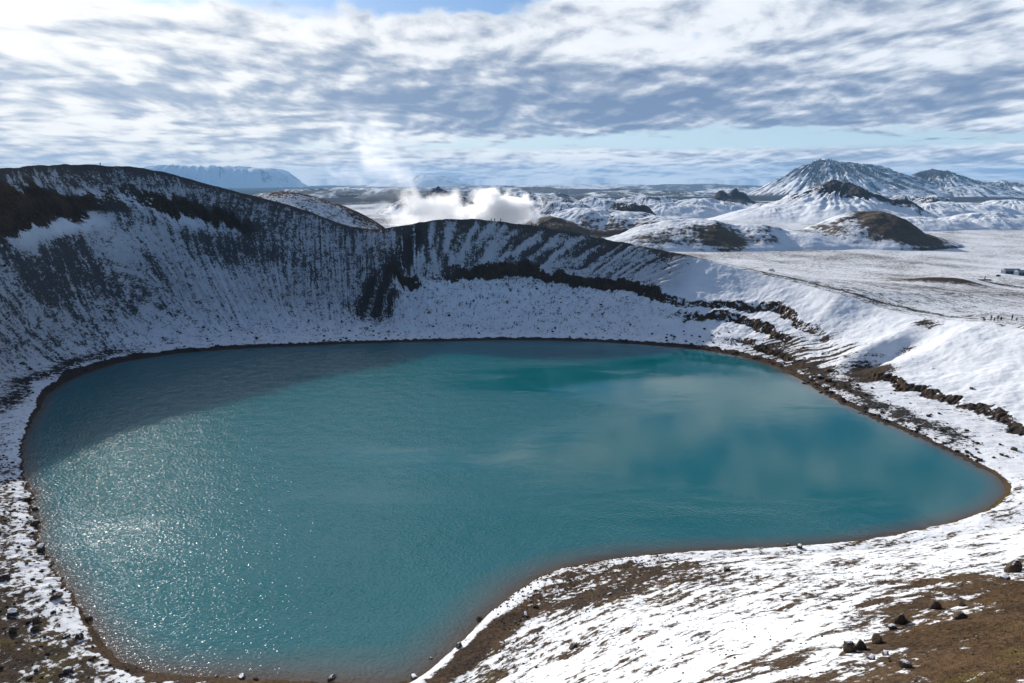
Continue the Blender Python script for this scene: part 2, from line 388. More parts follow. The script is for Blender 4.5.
    # beach
    bw = np.interp((th+180) % 360-180, [-180,-150,-130,-122,-112,-96,-90,-84,-70,-60,-40,-20,-12,0,20,30,45,60,100,130,146,160,170,180], [.35,.3,.3,.5,1.6,1.6,.5,.30,.5,.7,1.2,.9,.6,.8,1.6,2.2,2.0,1.4,1.2,1.6,2.8,3.2,1.2,.4])
    bw = bw*(1+.9*fbm(arc/5, d*0, 71, 4))
    snow = snow - 2.2*(1-sstep(bw*.7, bw*1.3, d)) 
    # second dark line of rubble along the right beach
    rub = rng(th, -6, 30, 8)*np.exp(-0.5*((d-5.5-fbm(arc/10, d*0, 72, 3)*4)/2.6)**2)
    snow = snow - rub*1.0*(1+iso*.8)
    rubl = rng(th, 148, 176, 8)*np.exp(-0.5*((d-8-fbm(arc/9, d*0, 73, 3)*5)/2.6)**2)
    snow = snow - rubl*.55*(1+iso*1.5)
    snow = snow - rockb*1.2 + fbm(arc/2.6, d/1.0, 74, 3)*rockb*1.5
    snow = np.where(d < 0.05, -1.5, snow)
    # stones poking out of the lower far wall
    stone = np.maximum(noise(x/1.5, y/1.5, 75)-.62, 0)*sstep(2, 5, d)*(farl*.6+mid+right*.7+smooth*.15)*(1-sstep(.3, .75, s)*.6)
    z = z + stone*1.6; snow = snow - stone*3.2
    fine = near*sstep(1.5, 5, d)
    z = z + fine*(fbm(x/1.3, y/1.3, 76, 4, .6)*(.10+.14*hi) + fbm(x/5, y/5, 81, 2)*.3*hi + np.maximum(noise(x/.55, y/.55, 77)-.5, 0)*.28*(.4+hi))
    z = z + left_shore*sstep(1, 4, d)*(fbm(x/1.8, y/1.8, 78, 3)*.25)
    brown = np.clip(near*(.55+.6*hi+.25*big) + left_shore*.35 + rockb*.35 + (farl+mid)*(.08+.25*sstep(.75, 1, s)) + right*.3 + np.exp(-dd/2)*.35, 0, 1)
    moss = np.clip(left_shore*sstep(-.1, .5, fbm(x/6, y/6, 79, 3))*sstep(.5, 3, d)*.9 + near*(.55*np.exp(-((d-.7)/.8)**2) + .7*sstep(.05, .45, fbm(x/4, y/4, 80, 3))*(.25+blob(th, s, -69.5, .65, 4, .03)*1.6+blob(th,s,-78,.22,6,.05))), 0, 1)
    thin = np.clip(farl*sstep(.12, .45, s)*(1-.9*patches.clip(0, 1)) + mid*sstep(.50, .66, s)*.9, 0, 1)*(1-rockb)*(1-np.clip(spur*1.3, 0, 1)*.75)
    u = np.where(near > .5, fu, arc); v = np.where(near > .5, fv, d)
    return x, y, z, snow, brown, moss, u, v, thin

def outside(th, e):
    R1 = at_theta(T_RR, th); ZR = at_theta(T_RZ, th) + fbm(th*.45, th*0+4, 41, 4)*(.55-.35*rng(th, -30, 56, 6))
    r = R1+e; x = CX+r*np.cos(np.radians(th)); y = CY+r*np.sin(np.radians(th))
    z = outer(x, y, th, R1, ZR, e)
    dist = np.hypot(x, y)
    snow, brown = plain_cover(x, y, dist)
    crest = np.exp(-e/4.0)
    left = rng(th, 57, 178, 8)
    snow = snow - crest*1.6*left
    path = rng(th, 20, 60, 6)*(np.exp(-((e-9-fbm(th/6, th*0, 91, 2)*3)/1.6)**2))      # trodden path just outside the crest
    snow = snow - path*.42*(1+fbm(x/6, y/6, 92, 3)*1.5) + .22*np.exp(-e/90)*rng(th, -20, 56, 8)
    near = rng(th, -110, -20, 20)
    snow = snow - near*1.2*np.exp(-e/60)
    snow = snow - .75*bump(x, y, -110, 352, 60, 14, 0.0, 1.0)
    m = bump(x, y, 260, 397, 19, 8, -0.25, 1.0)
    snow = snow - m*1.1
    return x, y, z, snow, brown, 0*z, x*.2, y, 0*z

def plain_cover(x, y, dist):
    n1 = fbm(x/55, y/90, 101, 5, .6); n2 = fbm(x/420, y/700, 102, 4)
    snow = .20 + n1*.42 + n2*.36 + fbm(x/9, y/14, 104, 3)*.2*(1-sstep(500, 1200, dist))
    far = sstep(3600, 7000, dist + fbm(x/900, y/1500, 103, 3)*900)
    snow = snow*(1-far) + far*(-1.15 + n2*2.2)
    return snow, np.clip(.35+n2*.5, 0, 1)*(1-far)

def build_grid():
    # columns: closer together where the photograph looks
    segs = [(-104, -90, 110), (-90, -58, 640), (-58, -18, 480), (-18, 60, 760), (60, 112, 640), (112, 165, 560), (165, 232, 340), (232, 256, 50)]
    th = np.concatenate([np.linspace(a, b, n, endpoint=False) for a, b, n in segs])
    sv = np.concatenate([np.linspace(-.18, -.02, 5), np.linspace(-.01, .14, 95, endpoint=False), np.linspace(.14, 1, 330)])
    e = np.concatenate([np.linspace(.5, 14, 16), 14*np.exp(np.linspace(0.04, math.log(34000/14), 235))])
    return th, sv, e

def build_terrain():
    from concurrent.futures import ThreadPoolExecutor
    th, sv, e = build_grid()
    def job(t):
        t = ((t+180) % 360-180)[None, :]
        A = crater(t, sv[:, None]); B = outside(t, e[:, None])
        return [np.concatenate([np.broadcast_to(a, (len(sv), t.shape[1])), np.broadcast_to(b, (len(e), t.shape[1]))]).astype(np.float32) for a, b in zip(A, B)]
    with ThreadPoolExecutor(4) as ex: parts = list(ex.map(job, np.array_split(th, 24)))
    return th, [np.concatenate([p[k] for p in parts], axis=1) for k in range(9)]
# ---------------------------------------------------------------- ground and lake
def link(name, me, kind=None, label=None, cat=None, group=None, parent=None):
    o = bpy.data.objects.new(name, me); col.objects.link(o)
    if kind: o['kind'] = kind
    if label: o['label'] = label
    if cat: o['category'] = cat
    if group: o['group'] = group
    if parent: o.parent = parent
    return o

def grid_mesh(name, X, Y, Z, attrs, wrap=False):
    R, N = X.shape
    me = bpy.data.meshes.new(name)
    me.vertices.add(R*N)
    me.vertices.foreach_set('co', np.stack([X, Y, Z], -1).astype(np.float32).ravel())
    i = np.arange(R-1)[:, None]; j = np.arange(N if wrap else N-1)[None, :]; j2 = (j+1) % N
    q = np.stack([i*N+j, i*N+j2, (i+1)*N+j2, (i+1)*N+j], -1).reshape(-1, 4).astype(np.int32)
    a = 0; p0, p1, p2 = q[len(q)//2][:3]
    e1 = np.array([X.flat[p1]-X.flat[p0], Y.flat[p1]-Y.flat[p0]]); e2 = np.array([X.flat[p2]-X.flat[p0], Y.flat[p2]-Y.flat[p0]])
    if e1[0]*e2[1]-e1[1]*e2[0] < 0: q = q[:, ::-1]
    F = len(q)
    me.loops.add(F*4); me.loops.foreach_set('vertex_index', np.ascontiguousarray(q).ravel())
    me.polygons.add(F); me.polygons.foreach_set('loop_start', np.arange(F, dtype=np.int32)*4)
    me.polygons.foreach_set('use_smooth', np.ones(F, bool))
    for k, v in attrs.items():
        if v.ndim == 3:
            at = me.attributes.new(k, 'FLOAT_VECTOR', 'POINT'); at.data.foreach_set('vector', v.astype(np.float32).ravel())
        else:
            at = me.attributes.new(k, 'FLOAT', 'POINT'); at.data.foreach_set('value', v.astype(np.float32).ravel())
    me.update(calc_edges=True)
    return me

def ground_material():
    m, g = material('snow_over_volcanic_ground')
    P = g.obj(); fl = g.attr('flow', 'Vector')
    sn, br, mo = g.attr('snow'), g.attr('brown'), g.attr('moss')
    f1 = g.noise(P, 1.5, 4, 0.62); f2 = g.noise(g.map(fl, (1.4, 0.28, 1)), 1.0, 4, 0.65); f3 = g.noise(P, 7.0, 3, 0.6)
    f4 = g.noise(P, 0.55, 3, 0.6)
    s = sn + (f1-0.5)*1.7 + (f2-0.5)*1.25 + (f3-0.5)*0.7 + (f4-0.5)*1.1
    mask = s.step(-0.06, 0.26)
    dust = (s.step(0.75, 0.1))*0.20
    r1 = g.noise(P, 0.22, 5, 0.6); r2 = g.noise(P, 3.1, 5, 0.65); r3 = g.voro(P, 2.2)
    scree = g.mix(r2.step(.3, .7), (0.030, 0.029, 0.030), (0.072, 0.068, 0.066))
    dirt = g.mix((r2*.6+r1*.4).step(.36, .64), (0.050, 0.034, 0.023), (0.195, 0.122, 0.068))
    rock = g.mix(br, scree, dirt)
    peb = g.voro(P, 5.5); peb2 = g.voro(P, 14.0)
    pv = g.noise(P, 5.5, 2, 0.5)
    rock = g.mix((peb.step(.30, .14))*(pv.step(.45, .6))*br*0.8, rock, g.mix(pv.step(.5, .65), (0.030, 0.024, 0.020), (0.15, 0.115, 0.085)))
    rock = g.mix(peb2.step(.16, .5)*br*0.32, rock, (0.022, 0.016, 0.012))
    green = g.mix(f3.step(.35, .65), (0.060, 0.052, 0.022), (0.20, 0.155, 0.045))
    rock = g.mix(mo*(f1.step(.38, .60)), rock, green)
    snowc = g.mix(dust, g.mix(r1.step(.3, .7), (0.80, 0.825, 0.86), (0.86, 0.875, 0.89)), (0.30, 0.28, 0.26))
    th = g.attr('thin')
    mask2 = mask*(th*-0.42 + 1.0) + th*0.10*(f3.step(.3, .6))
    c = g.mix(mask2, rock, snowc)
    h = mask*0.10 + f1*0.10 + f2*0.08 + f3*0.05 + (r2*(mask*-1.0+1.0))*0.22
    h = h + (mask*-1.0+1.0)*br*(peb.step(.5, .1)*0.10 + peb2.step(.5, .1)*0.05)
    n = g.bump(h, 0.8, 0.9)
    b = g.bsdf(c, 1.0, n, 0.0)
    return m

def lake_material():
    m, g = material('lake_water')
    P = g.obj(); dep = g.attr('depth')
    w = g.noise(g.map(P, (0.05, 0.05, 1)), 1.0, 3, 0.5)
    dd = dep*(w*0.8+0.6)
    col_ = g.ramp(dd/14.0, [(0.0, (0.16, 0.12, 0.09)), (0.05, (0.12, 0.11, 0.095)), (0.16, (0.075, 0.13, 0.135)), (0.42, (0.014, 0.138, 0.160)), (1.0, (0.003, 0.122, 0.138))])
    x, y, z = g.xyz(P)
    gust = g.noise(g.map(P, (0.012, 0.035, 1), (4, 2, 0)), 1.0, 4, 0.55)
    w1 = g.noise(g.map(P, (1.0, 1.2, 1), rot=(0, 0, .5)), 2.1, 1, 0.4)
    w2 = g.noise(g.map(P, (1.0, 1.0, 1)), 0.30, 2, 0.5)
    breeze = (x*-0.012 + (gust-0.5)*4.0 + 0.10).step(-0.5, 0.7, 0.045, 1.0)
    h = (w1*0.195 + w2*0.34)*breeze
    n = g.bump(h, 1.0, 0.62)
    b = g.bsdf(col_, 0.028, n, 0.5); b.inputs['IOR'].default_value = 1.33
    b.subsurface_method = 'BURLEY'; b.inputs['Subsurface Weight'].default_value = 1.0; b.inputs['Subsurface Radius'].default_value = (14.0, 16.0, 16.0); b.inputs['Subsurface Scale'].default_value = 1.0
    return m

TH, TA = build_terrain()
gx, gy, gz, gs, gb, gm, gu, gv, gt = TA
G_R = np.hypot(gx-CX, gy-CY)
M_GROUND = ground_material()
ground = link('ground', grid_mesh('ground', gx, gy, gz, {'snow': gs, 'brown': gb, 'moss': gm, 'thin': gt, 'flow': np.stack([gu, gv, gu*0], -1)}, wrap=True), 'structure')
ground.data.materials.append(M_GROUND)

TH_N = np.mod(TH+104, 360)
def ground_at(x, y):
    """height of the ground mesh below x, y"""
    t = (math.degrees(math.atan2(y-CY, x-CX))+104) % 360; r = math.hypot(x-CX, y-CY)
    i = int(np.searchsorted(TH_N, t))-1; i = max(i, 0); j = (i+1) % len(TH_N)
    t1 = TH_N[j] if j else 360.0; f = (t-TH_N[i])/(t1-TH_N[i])
    return float(np.interp(r, G_R[:, i], gz[:, i])*(1-f) + np.interp(r, G_R[:, j], gz[:, j])*f)

def build_lake():
    ths = np.arange(-180, 180, 0.5); R = at_theta(T_SH, ths)+3.5
    fr = np.concatenate([[0.0005], np.linspace(.2, .8, 10), np.linspace(.84, 1.0, 40)])
    rr = fr[:, None]*R[None, :]
    X = CX+rr*np.cos(np.radians(ths)); Y = CY+rr*np.sin(np.radians(ths))
    # distance in from the shore, measured to the nearest shore point
    sx = CX+(R-3.5)*np.cos(np.radians(ths)); sy = CY+(R-3.5)*np.sin(np.radians(ths))
    D = np.sqrt(np.min((X[..., None]-sx)**2 + (Y[..., None]-sy)**2, axis=-1))
    D = np.where(rr > R-3.5, 0, D)
    k = np.interp(ths, [-180, -150, -125, -112, -95, -84, -60, -40, -20, 0, 40, 60, 100, 150, 180], [1.8, 1.6, 1.4, 1.0, .8, .9, 1.2, 1.5, 1.5, 1.7, 1.2, 2, 3, 2.2, 1.6])
    o = link('lake', grid_mesh('lake', X, Y, X*0, {'depth': D*k[None, :]}, wrap=True), 'structure')
    # closing cap in the middle
    o.data.materials.append(lake_material()); return o
lake = build_lake()
# ---------------------------------------------------------------- hills and mountains beyond the crater
def sight(px, py, Y):
    """a design point: where the line of sight of a photo position meets the distance Y"""
    r = (px-512)/683.0; u = (341.5-py)/683.0
    dy = math.cos(PITCH)+u*math.sin(PITCH); dz = -math.sin(PITCH)+u*math.cos(PITCH)
    return r*Y/dy, Y, CAM_H+Y*dz/dy

def hill_material(name, unit, dark, brown, thr=0.0):
    m, g = material(name)
    P = g.obj(); sn, br = g.attr('snow'), g.attr('brown')
    f1 = g.noise(P, 1.0/unit, 5, 0.62); f2 = g.noise(P, 0.22/unit, 4, 0.6)
    s = sn + (f1-0.5)*1.1 + (f2-0.5)*0.5 - thr
    mask = s.step(-0.05, 0.28)
    rock = g.mix(br*1.0, dark, brown)
    rock = g.mix(f1.step(.35, .7)*0.5, rock, g.scale(rock, 0.55))
    c = g.mix(mask, rock, (0.80, 0.82, 0.85))
    n = g.bump(mask*0.3+f1, 0.6, unit*0.35)
    g.bsdf(c, 0.9, n, 0.1)
    return m
M_HILL = hill_material('snowy_hill', 7.0, (0.045, 0.042, 0.042), (0.135, 0.098, 0.066))
M_FAR = hill_material('far_mountain', 60.0, (0.050, 0.047, 0.050), (0.08, 0.065, 0.055))

def hill(name, lobes, mat, bare=0.0, res=260, rough=0.12, gully=0.0, unit=30.0, snow0=0.55, brown0=0.5, caps=(), seed=0, sink=2.0, pen=0.9, base_snow=.28):
    """lobes: (px, py, Y, half width left px, half width right px, half depth m, shape)"""
    L = []
    for (px, py, Y, wl, wr, dp, shp) in lobes:
        X, Y, Z = sight(px, py, Y); k = Y/683.0
        L.append((X, Y, Z, wl*k, wr*k, dp, shp))
    x0 = min(l[0]-l[3] for l in L); x1 = max(l[0]+l[4] for l in L); y0 = min(l[1]-l[5] for l in L); y1 = max(l[1]+l[5] for l in L)
    X, Yg = np.meshgrid(np.linspace(x0, x1, res), np.linspace(y0, y1, max(int(res*.7), 60)))
    base = plain(X, Yg); top = np.zeros_like(X); stk = np.zeros_like(X); cap = np.zeros_like(X)
    wx = fbm(X/unit/2.2, Yg/unit/2.2, 200+seed, 3)*unit*.30; wy = fbm(X/unit/2.2, Yg/unit/2.2, 210+seed, 3)*unit*.30
    tmin = np.ones_like(X)*9
    for (cx, cy_, cz, wl, wr, dp, shp) in L:
        dx = X+wx-cx; dy = Yg+wy-cy_
        t = np.hypot(dx/np.where(dx < 0, wl, wr), dy/dp)
        hb = cz - plain(np.array([cx]), np.array([cy_]))[0]
        if shp == 'cone': f = np.clip(1-t, 0, 1)**1.25*(1-.0*t); f = np.where(t < .12, f-(.12-t)**2*2.0, f)
        elif shp == 'peak': f = np.clip(1-t, 0, 1)**1.02
        elif shp == 'table': f = 1-sstep(.50, 1.0, t)
        elif shp == 'bell': f = np.exp(-3.6*t*t)-np.exp(-3.6); f = np.maximum(f, 0)
        else: f = np.clip(1-t*t, 0, 1)**1.5
        ang = np.arctan2(dy/dp, dx/wl)
        if gully:
            gl = 1-2*np.abs(noise(ang*np.minimum(9, 9)+3*seed, t*1.5+wx/unit, 220+seed)); gl2 = noise(ang*26, t*4, 221+seed)
            f = f*(1+gully*(gl*.7+gl2*.3)*sstep(.05, .3, t))
        h = hb*f
        stk = np.where(h > top, noise(ang*15+3*seed, t*2.2, 260+seed)*.6+noise(ang*38, t*5, 261+seed)*.4, stk)
        top = np.where(h > top, h, top); tmin = np.minimum(tmin, t)
    top = top*(1+rough*fbm(X/unit, Yg/unit, 230+seed, 5)) 
    edge = sstep(0.0, 4.0*unit/30, top)
    Z = base + top - sink*(1-edge)
    gyy, gxx = np.gradient(Z, Yg[1, 0]-Yg[0, 0], X[0, 1]-X[0, 0])
    slope = np.hypot(gxx, gyy)
    st = fbm(X/unit*1.4, Yg/unit*.5, 240+seed, 5, .62)
    snow = snow0 + st*(.55 if pen > .4 else .25) + stk*(.12 if pen > .4 else .55) - np.clip(slope-.35, 0, 1)*pen + base_snow*(1-sstep(0, .30, top/max(top.max(), 1e-3)))*min(1, snow0*1.6)
    brown = np.clip(brown0 + fbm(X/unit/2, Yg/unit/2, 250+seed, 3)*.4, 0, 1)
    for (px, py, Y, wpx, dp, amt) in caps:
        cx, cy_, _ = sight(px, py, Y); k = Y/683.0
        snow = snow - amt*np.exp(-0.5*(((X-cx)/(wpx*k))**2 + ((Yg-cy_)/dp)**2)**1.3)*(1+st*1.3)
    o = link(name, grid_mesh(name, X, Yg, Z, {'snow': snow, 'brown': brown}), 'structure')
    o.data.materials.append(mat)
    return o

# dark bare dome on the plain, its long snowy shoulder to the left, the low tail to the right
hill('hill', [(872, 211.5, 1000, 92, 62, 120, 'dome'), (800, 229, 985, 100, 90, 90, 'dome'), (915, 232, 985, 60, 50, 60, 'dome')], M_HILL, snow0=.50, unit=26, rough=.10, seed=1,
     caps=[(888, 214, 985, 20, 70, 1.3), (915, 234, 960, 34, 40, .75), (800, 236, 960, 50, 30, .35)], brown0=.75)
# snow cone with a dark crown and a second rocky top
hill('hill', [(838, 179.5, 1900, 105, 85, 330, 'cone'), (868, 190, 1850, 40, 40, 160, 'cone'), (893, 199, 1830, 60, 45, 150, 'dome'), (775, 207, 1850, 70, 60, 200, 'dome'), (925, 203, 1900, 60, 70, 200, 'dome')], M_HILL, snow0=.66, unit=42, rough=.22, gully=.10, seed=2,
     caps=[(843, 183, 1860, 15, 60, 1.2), (872, 192, 1830, 12, 50, 1.0), (903, 200, 1810, 16, 40, .8)], brown0=.2)
# twin dark peaks on a snow base
hill('hill', [(722, 188.5, 3000, 20, 20, 90, 'cone'), (737, 186.0, 3000, 24, 26, 100, 'cone'), (728, 196.5, 2980, 72, 62, 330, 'bell')], M_HILL, snow0=.70, unit=50, rough=.25, gully=.15, seed=3,
     caps=[(723, 190, 2960, 9, 60, 1.5), (738, 188, 2960, 14, 70, 1.6)], brown0=.1)
# big streaked mountain chain
hill('mountain', [(824, 157, 8150, 40, 60, 900, 'peak'), (828, 160, 8200, 68, 150, 1300, 'peak'), (852, 163, 8300, 60, 110, 1200, 'peak'), (878, 170, 8300, 70, 70, 1100, 'peak'), (934, 168, 7900, 44, 50, 900, 'peak'), (940, 173, 7900, 66, 80, 1000, 'peak'), (1000, 180, 8600, 80, 90, 900, 'peak'), (1060, 176, 8800, 80, 120, 900, 'cone')], M_FAR, snow0=.24, unit=100, rough=.07, gully=.26, res=480, seed=4, brown0=.1, sink=12, pen=.30, base_snow=-.1,
     caps=[(934, 172, 7850, 12, 160, .8)])
# brown and white hillsides just beyond the middle of the rim
hill('hill', [(588, 208, 1180, 90, 110, 150, 'dome'), (622, 212, 1150, 80, 100, 120, 'dome'), (660, 216, 1120, 80, 80, 110, 'dome'), (550, 217, 1100, 60, 60, 90, 'dome')], M_HILL, snow0=.44, unit=34, rough=.14, gully=.03, seed=5, brown0=.85,
     caps=[(590, 222, 1060, 70, 30, .42), (545, 222, 1060, 26, 40, .4)])
hill('hill', [(695, 219, 960, 110, 90, 120, 'dome'), (662, 228, 930, 80, 80, 90, 'dome'), (742, 224, 960, 90, 90, 100, 'dome'), (785, 230, 960, 60, 80, 90, 'dome')], M_HILL, snow0=.48, unit=32, rough=.14, gully=.03, seed=6, brown0=.8,
     caps=[(690, 230, 885, 70, 28, .36), (728, 226, 880, 16, 30, .5)])
# small dark snowy hill behind the steam
hill('hill', [(438, 186, 2500, 30, 44, 160, 'cone'), (455, 192, 2480, 30, 50, 140, 'cone'), (418, 197, 2450, 40, 40, 160, 'dome')], M_HILL, snow0=.45, unit=60, rough=.2, gully=.18, seed=7, brown0=.1)
# scattered low hills
for i, (px, py, Y, wl, wr, dp, s0) in enumerate([(558, 202, 1900, 34, 40, 120, .45), (625, 203, 1700, 30, 34, 90, .25), (665, 203, 2100, 60, 60, 160, .6), (600, 198, 2900, 50, 46, 200, .4), (650, 196.5, 3600, 60, 40, 200, .3), (700, 199, 2700, 50, 50, 200, .7),
        (768, 203, 2600, 30, 34, 120, .65), (905, 195, 3400, 26, 30, 200, .35), (932, 196, 3100, 22, 26, 150, .5), (960, 203, 2500, 60, 60, 200, .75), (985, 213, 1500, 70, 70, 120, .75), (915, 217, 1450, 60, 66, 100, .7), (1010, 200, 3000, 50, 60, 200, .5), (510, 199, 2600, 40, 44, 150, .35), (535, 196, 3600, 60, 60, 250, .2)]):
    hill('hill', [(px, py, Y, wl, wr, dp, 'dome'), (px+wr*.45, py+2.2, Y-dp*.15, wl*.7, wr*.7, dp*.7, 'dome')], M_HILL, snow0=s0, unit=max(14, Y*.02), rough=.22, gully=.14, res=110, seed=20+i, brown0=.4)
for i, (px, py, Y, wl, wr, dp, s0) in enumerate([(350, 187.5, 9500, 70, 80, 900, .25), (300, 190, 6500, 60, 70, 500, .1), (480, 186.5, 14000, 110, 90, 1500, .2), (600, 184.2, 19000, 140, 110, 2500, .4), (690, 184.6, 17000, 90, 80, 2000, .1), (555, 188.6, 9000, 90, 110, 800, .0), (640, 190.5, 7600, 80, 70, 600, .2), (400, 191, 6000, 50, 60, 400, .0), (745, 188, 11000, 60, 60, 900, .3), (520, 192, 5200, 40, 50, 350, .3)]):
    hill('hill', [(px, py, Y, wl, wr, dp, 'dome'), (px+wr*.5, py+.6, Y-dp*.2, wl*.6, wr*.8, dp*.7, 'dome')], M_FAR, snow0=s0-.15, unit=Y*.03, rough=.45, gully=.1, res=110, seed=60+i, brown0=.3, sink=8)
# far flat-topped mountain on the left and a broad far dome
hill('mountain', [(205, 168.5, 24000, 90, 80, 3000, 'table'), (245, 170.5, 24500, 90, 58, 3000, 'table'), (160, 169, 26000, 80, 80, 3000, 'dome')], M_FAR, snow0=.75, unit=700, rough=.07, gully=.16, res=260, seed=8, sink=30)
hill('mountain', [(425, 174.5, 29000, 62, 50, 3000, 'dome')], M_FAR, snow0=.35, unit=700, rough=.08, gully=.1, res=120, seed=9, sink=30)

# far pale lakes on the lowland
def far_water(px, py, w, h):
    m = bpy.data.materials.get('far_water')
    if not m:
        m, g = material('far_water'); g.bsdf((0.10, 0.22, 0.25), 0.15, None, 0.5)
    y = (CAM_H-FAR_LAKE_Z)/math.tan(math.radians(13.3)+math.atan((py-341.5)/683.0)); x, _, _ = sight(px, py, y)
    me = bpy.data.meshes.new('far_lake'); n = 48; rnd = np.random.RandomState(int(px))
    vs_ = []
    for i in range(n):
        a = 2*math.pi*i/n; r = 1+.25*math.sin(3*a+px)+.12*math.sin(7*a)
        vs_.append((x+w*r*math.cos(a), y+h*r*math.sin(a), FAR_LAKE_Z))
    me.from_pydata(vs_, [], [list(range(n))]); me.materials.append(m)
    return link('far_lake', me, 'structure')
for a in FAR_LAKES: far_water(*a)

# ---------------------------------------------------------------- air
def build_haze():
    m, g = material('haze_air')
    v = g.node('VolumePrincipled'); v.inputs['Color'].default_value = (0.36, 0.66, 1.0, 1); v.inputs['Density'].default_value = 2.9e-5
    v.inputs['Anisotropy'].default_value = 0.0
    o = g.node('OutputMaterial'); g.link(v.outputs[0], o.inputs['Volume'])
    w = 37000.0; lo, hi = -330.0, 575.0
    vv = [(sx*w, sy*w, z) for z in (lo, hi) for sx, sy in ((-1, -1), (1, -1), (1, 1), (-1, 1))]
    ff = [(3, 2, 1, 0), (4, 5, 6, 7), (0, 1, 5, 4), (1, 2, 6, 5), (2, 3, 7, 6), (3, 0, 4, 7)]
    me = bpy.data.meshes.new('haze'); me.from_pydata(vv, [], ff); me.materials.append(m)
    return link('haze', me, 'stuff')
build_haze()
# ---------------------------------------------------------------- steam from the hot ground behind the rim
def steam(label, px, py, Y, wx, wy, wz, dens, scale, hard, seed, lean=0.0, fade=False, n_amp=0.9):
    """an ellipsoid of vapour, thick or thin by noise; sizes are half axes in metres"""
    X, _, Z = sight(px, py, Y)
    m, g = material('steam_vapour')
    P = g.obj(); W = g.map(P, (wx, wy, wz), (seed*13.7, seed*5.1, 0))
    x, y, z = g.xyz(P)
    if lean: x = x + z*lean
    r = (x*x + y*y + z*z).pw(0.5)
    n = g.noise(W, scale, 5, 0.58, 0.4); n2 = g.noise(W, scale*0.35, 2, 0.5, 0.0)
    bil = (g.voro(W, scale*0.8)*-1.0 + 1.0)
    body = (r*-1.0 + 0.72) + (n-0.5)*n_amp + (n2-0.5)*1.1 + (bil-0.55)*0.35*(0.0 if fade else 1.0)
    body = body.mn((r*-1.0 + 1.0)*6.0)
    d = body.step(0.0, hard)*dens
    if fade: d = d*z.step(1.0, -0.7, 0.10, 1.0)
    v = g.node('VolumePrincipled'); v.inputs['Color'].default_value = (0.985, 0.985, 0.985, 1); v.inputs['Anisotropy'].default_value = 0.5
    g.link(d, v.inputs['Density'])
    o = g.node('OutputMaterial'); g.link(v.outputs[0], o.inputs['Volume'])
    import bmesh
    bm = bmesh.new(); bmesh.ops.create_icosphere(bm, subdivisions=4, radius=1.0)
    me = bpy.data.meshes.new('steam_plume'); bm.to_mesh(me); bm.free(); me.materials.append(m)
    ob = link('steam_plume', me, 'thing', label, 'steam', 'clouds of steam behind the crater rim')
    ob.location = (X, Y, Z); ob.scale = (wx, wy, wz)
    return ob
steam('billowing white steam cloud with a rounded top, right of the others, behind the rim walkers', 498, 213, 640, 44, 36, 32, 0.20, 0.085, 0.22, 1, n_amp=1.2)
steam('low white steam cloud left of the round one, spreading behind the saddle of the rim', 432, 211, 700, 62, 36, 32, 0.11, 0.065, 0.55, 2, n_amp=1.5)
steam('tall thin wisp of steam drifting up into the sky above the white clouds', 372, 146, 760, 62, 30, 84, 0.042, 0.040, 0.9, 3, lean=0.42, fade=True, n_amp=2.2)

# ---------------------------------------------------------------- rocks
import bmesh
def rock_material():
    m, g = material('dark_lava_rock')
    P = g.obj(); n = g.noise(P, 3.0, 5, 0.65); n2 = g.noise(P, 11.0, 4, 0.6)
    nz = g.xyz(g.v(g.node('NewGeometry').outputs['Normal']))[2]
    oi = g.v(g.node('ObjectInfo').outputs['Random'])
    c = g.mix(n.step(.3, .7), (0.034, 0.028, 0.023), (0.140, 0.094, 0.060))
    c = g.mix(oi*0.6, c, (0.060, 0.042, 0.030))
    s = (nz + (n2-0.5)*0.9 + (n-0.5)*0.6 + (oi-0.5)*0.5).step(0.92, 1.05)
    c = g.mix(s, c, (0.82, 0.84, 0.87))
    g.bsdf(c, 0.85, g.bump(n2*.5+n, 0.7, 0.15), 0.2)
    return m
M_ROCK = rock_material()
def rock_mesh(seed, flat=0.75, sub=3, tall=1.0):
    rnd = random.Random(seed)
    bm = bmesh.new(); bmesh.ops.create_icosphere(bm, subdivisions=sub, radius=1.0)
    co = np.array([v.co[:] for v in bm.verts])
    cuts = [(np.array([rnd.gauss(0, 1), rnd.gauss(0, 1), rnd.gauss(0, .8)]), rnd.uniform(.55, .85)) for _ in range(9)]
    r = np.ones(len(co))
    for nrm, dd in cuts:
        nrm = nrm/np.linalg.norm(nrm); k = co@nrm
        r = np.minimum(r, np.where(k > 0.05, dd/np.maximum(k, .05), 9))
    r = r*(1 + .10*fbm(co[:, 0]*2.1+seed, co[:, 1]*2.1+co[:, 2]*1.7, seed, 3))
    co = co*r[:, None]; co[:, 2] *= flat*tall; co[:, 0] *= 1.15
    for v, c in zip(bm.verts, co): v.co = c
    me = bpy.data.meshes.new('boulder'); bm.to_mesh(me); bm.free(); me.materials.append(M_ROCK)
    return me
ROCKS = [rock_mesh(k, .78) for k in range(6)]; TALL = [rock_mesh(40+k, 1.0, 3, 1.5) for k in range(3)]

def on_ground(px, py):
    """design point: where the sight line of a photo position meets the ground"""
    r = (px-512)/683.0; u = (341.5-py)/683.0
    d = (r, math.cos(PITCH)+u*math.sin(PITCH), -math.sin(PITCH)+u*math.cos(PITCH))
    t = 12.0; prev = t
    while t < 1500:
        h = max(ground_at(d[0]*t, d[1]*t), 0.0)
        if CAM_H+d[2]*t < h:
            lo, hi = prev, t
            for _ in range(14):
                m_ = (lo+hi)/2
                if CAM_H+d[2]*m_ < max(ground_at(d[0]*m_, d[1]*m_), 0.0): hi = m_
                else: lo = m_
            return d[0]*hi, d[1]*hi, hi
        prev = t; t *= 1.012
    return d[0]*t, d[1]*t, t

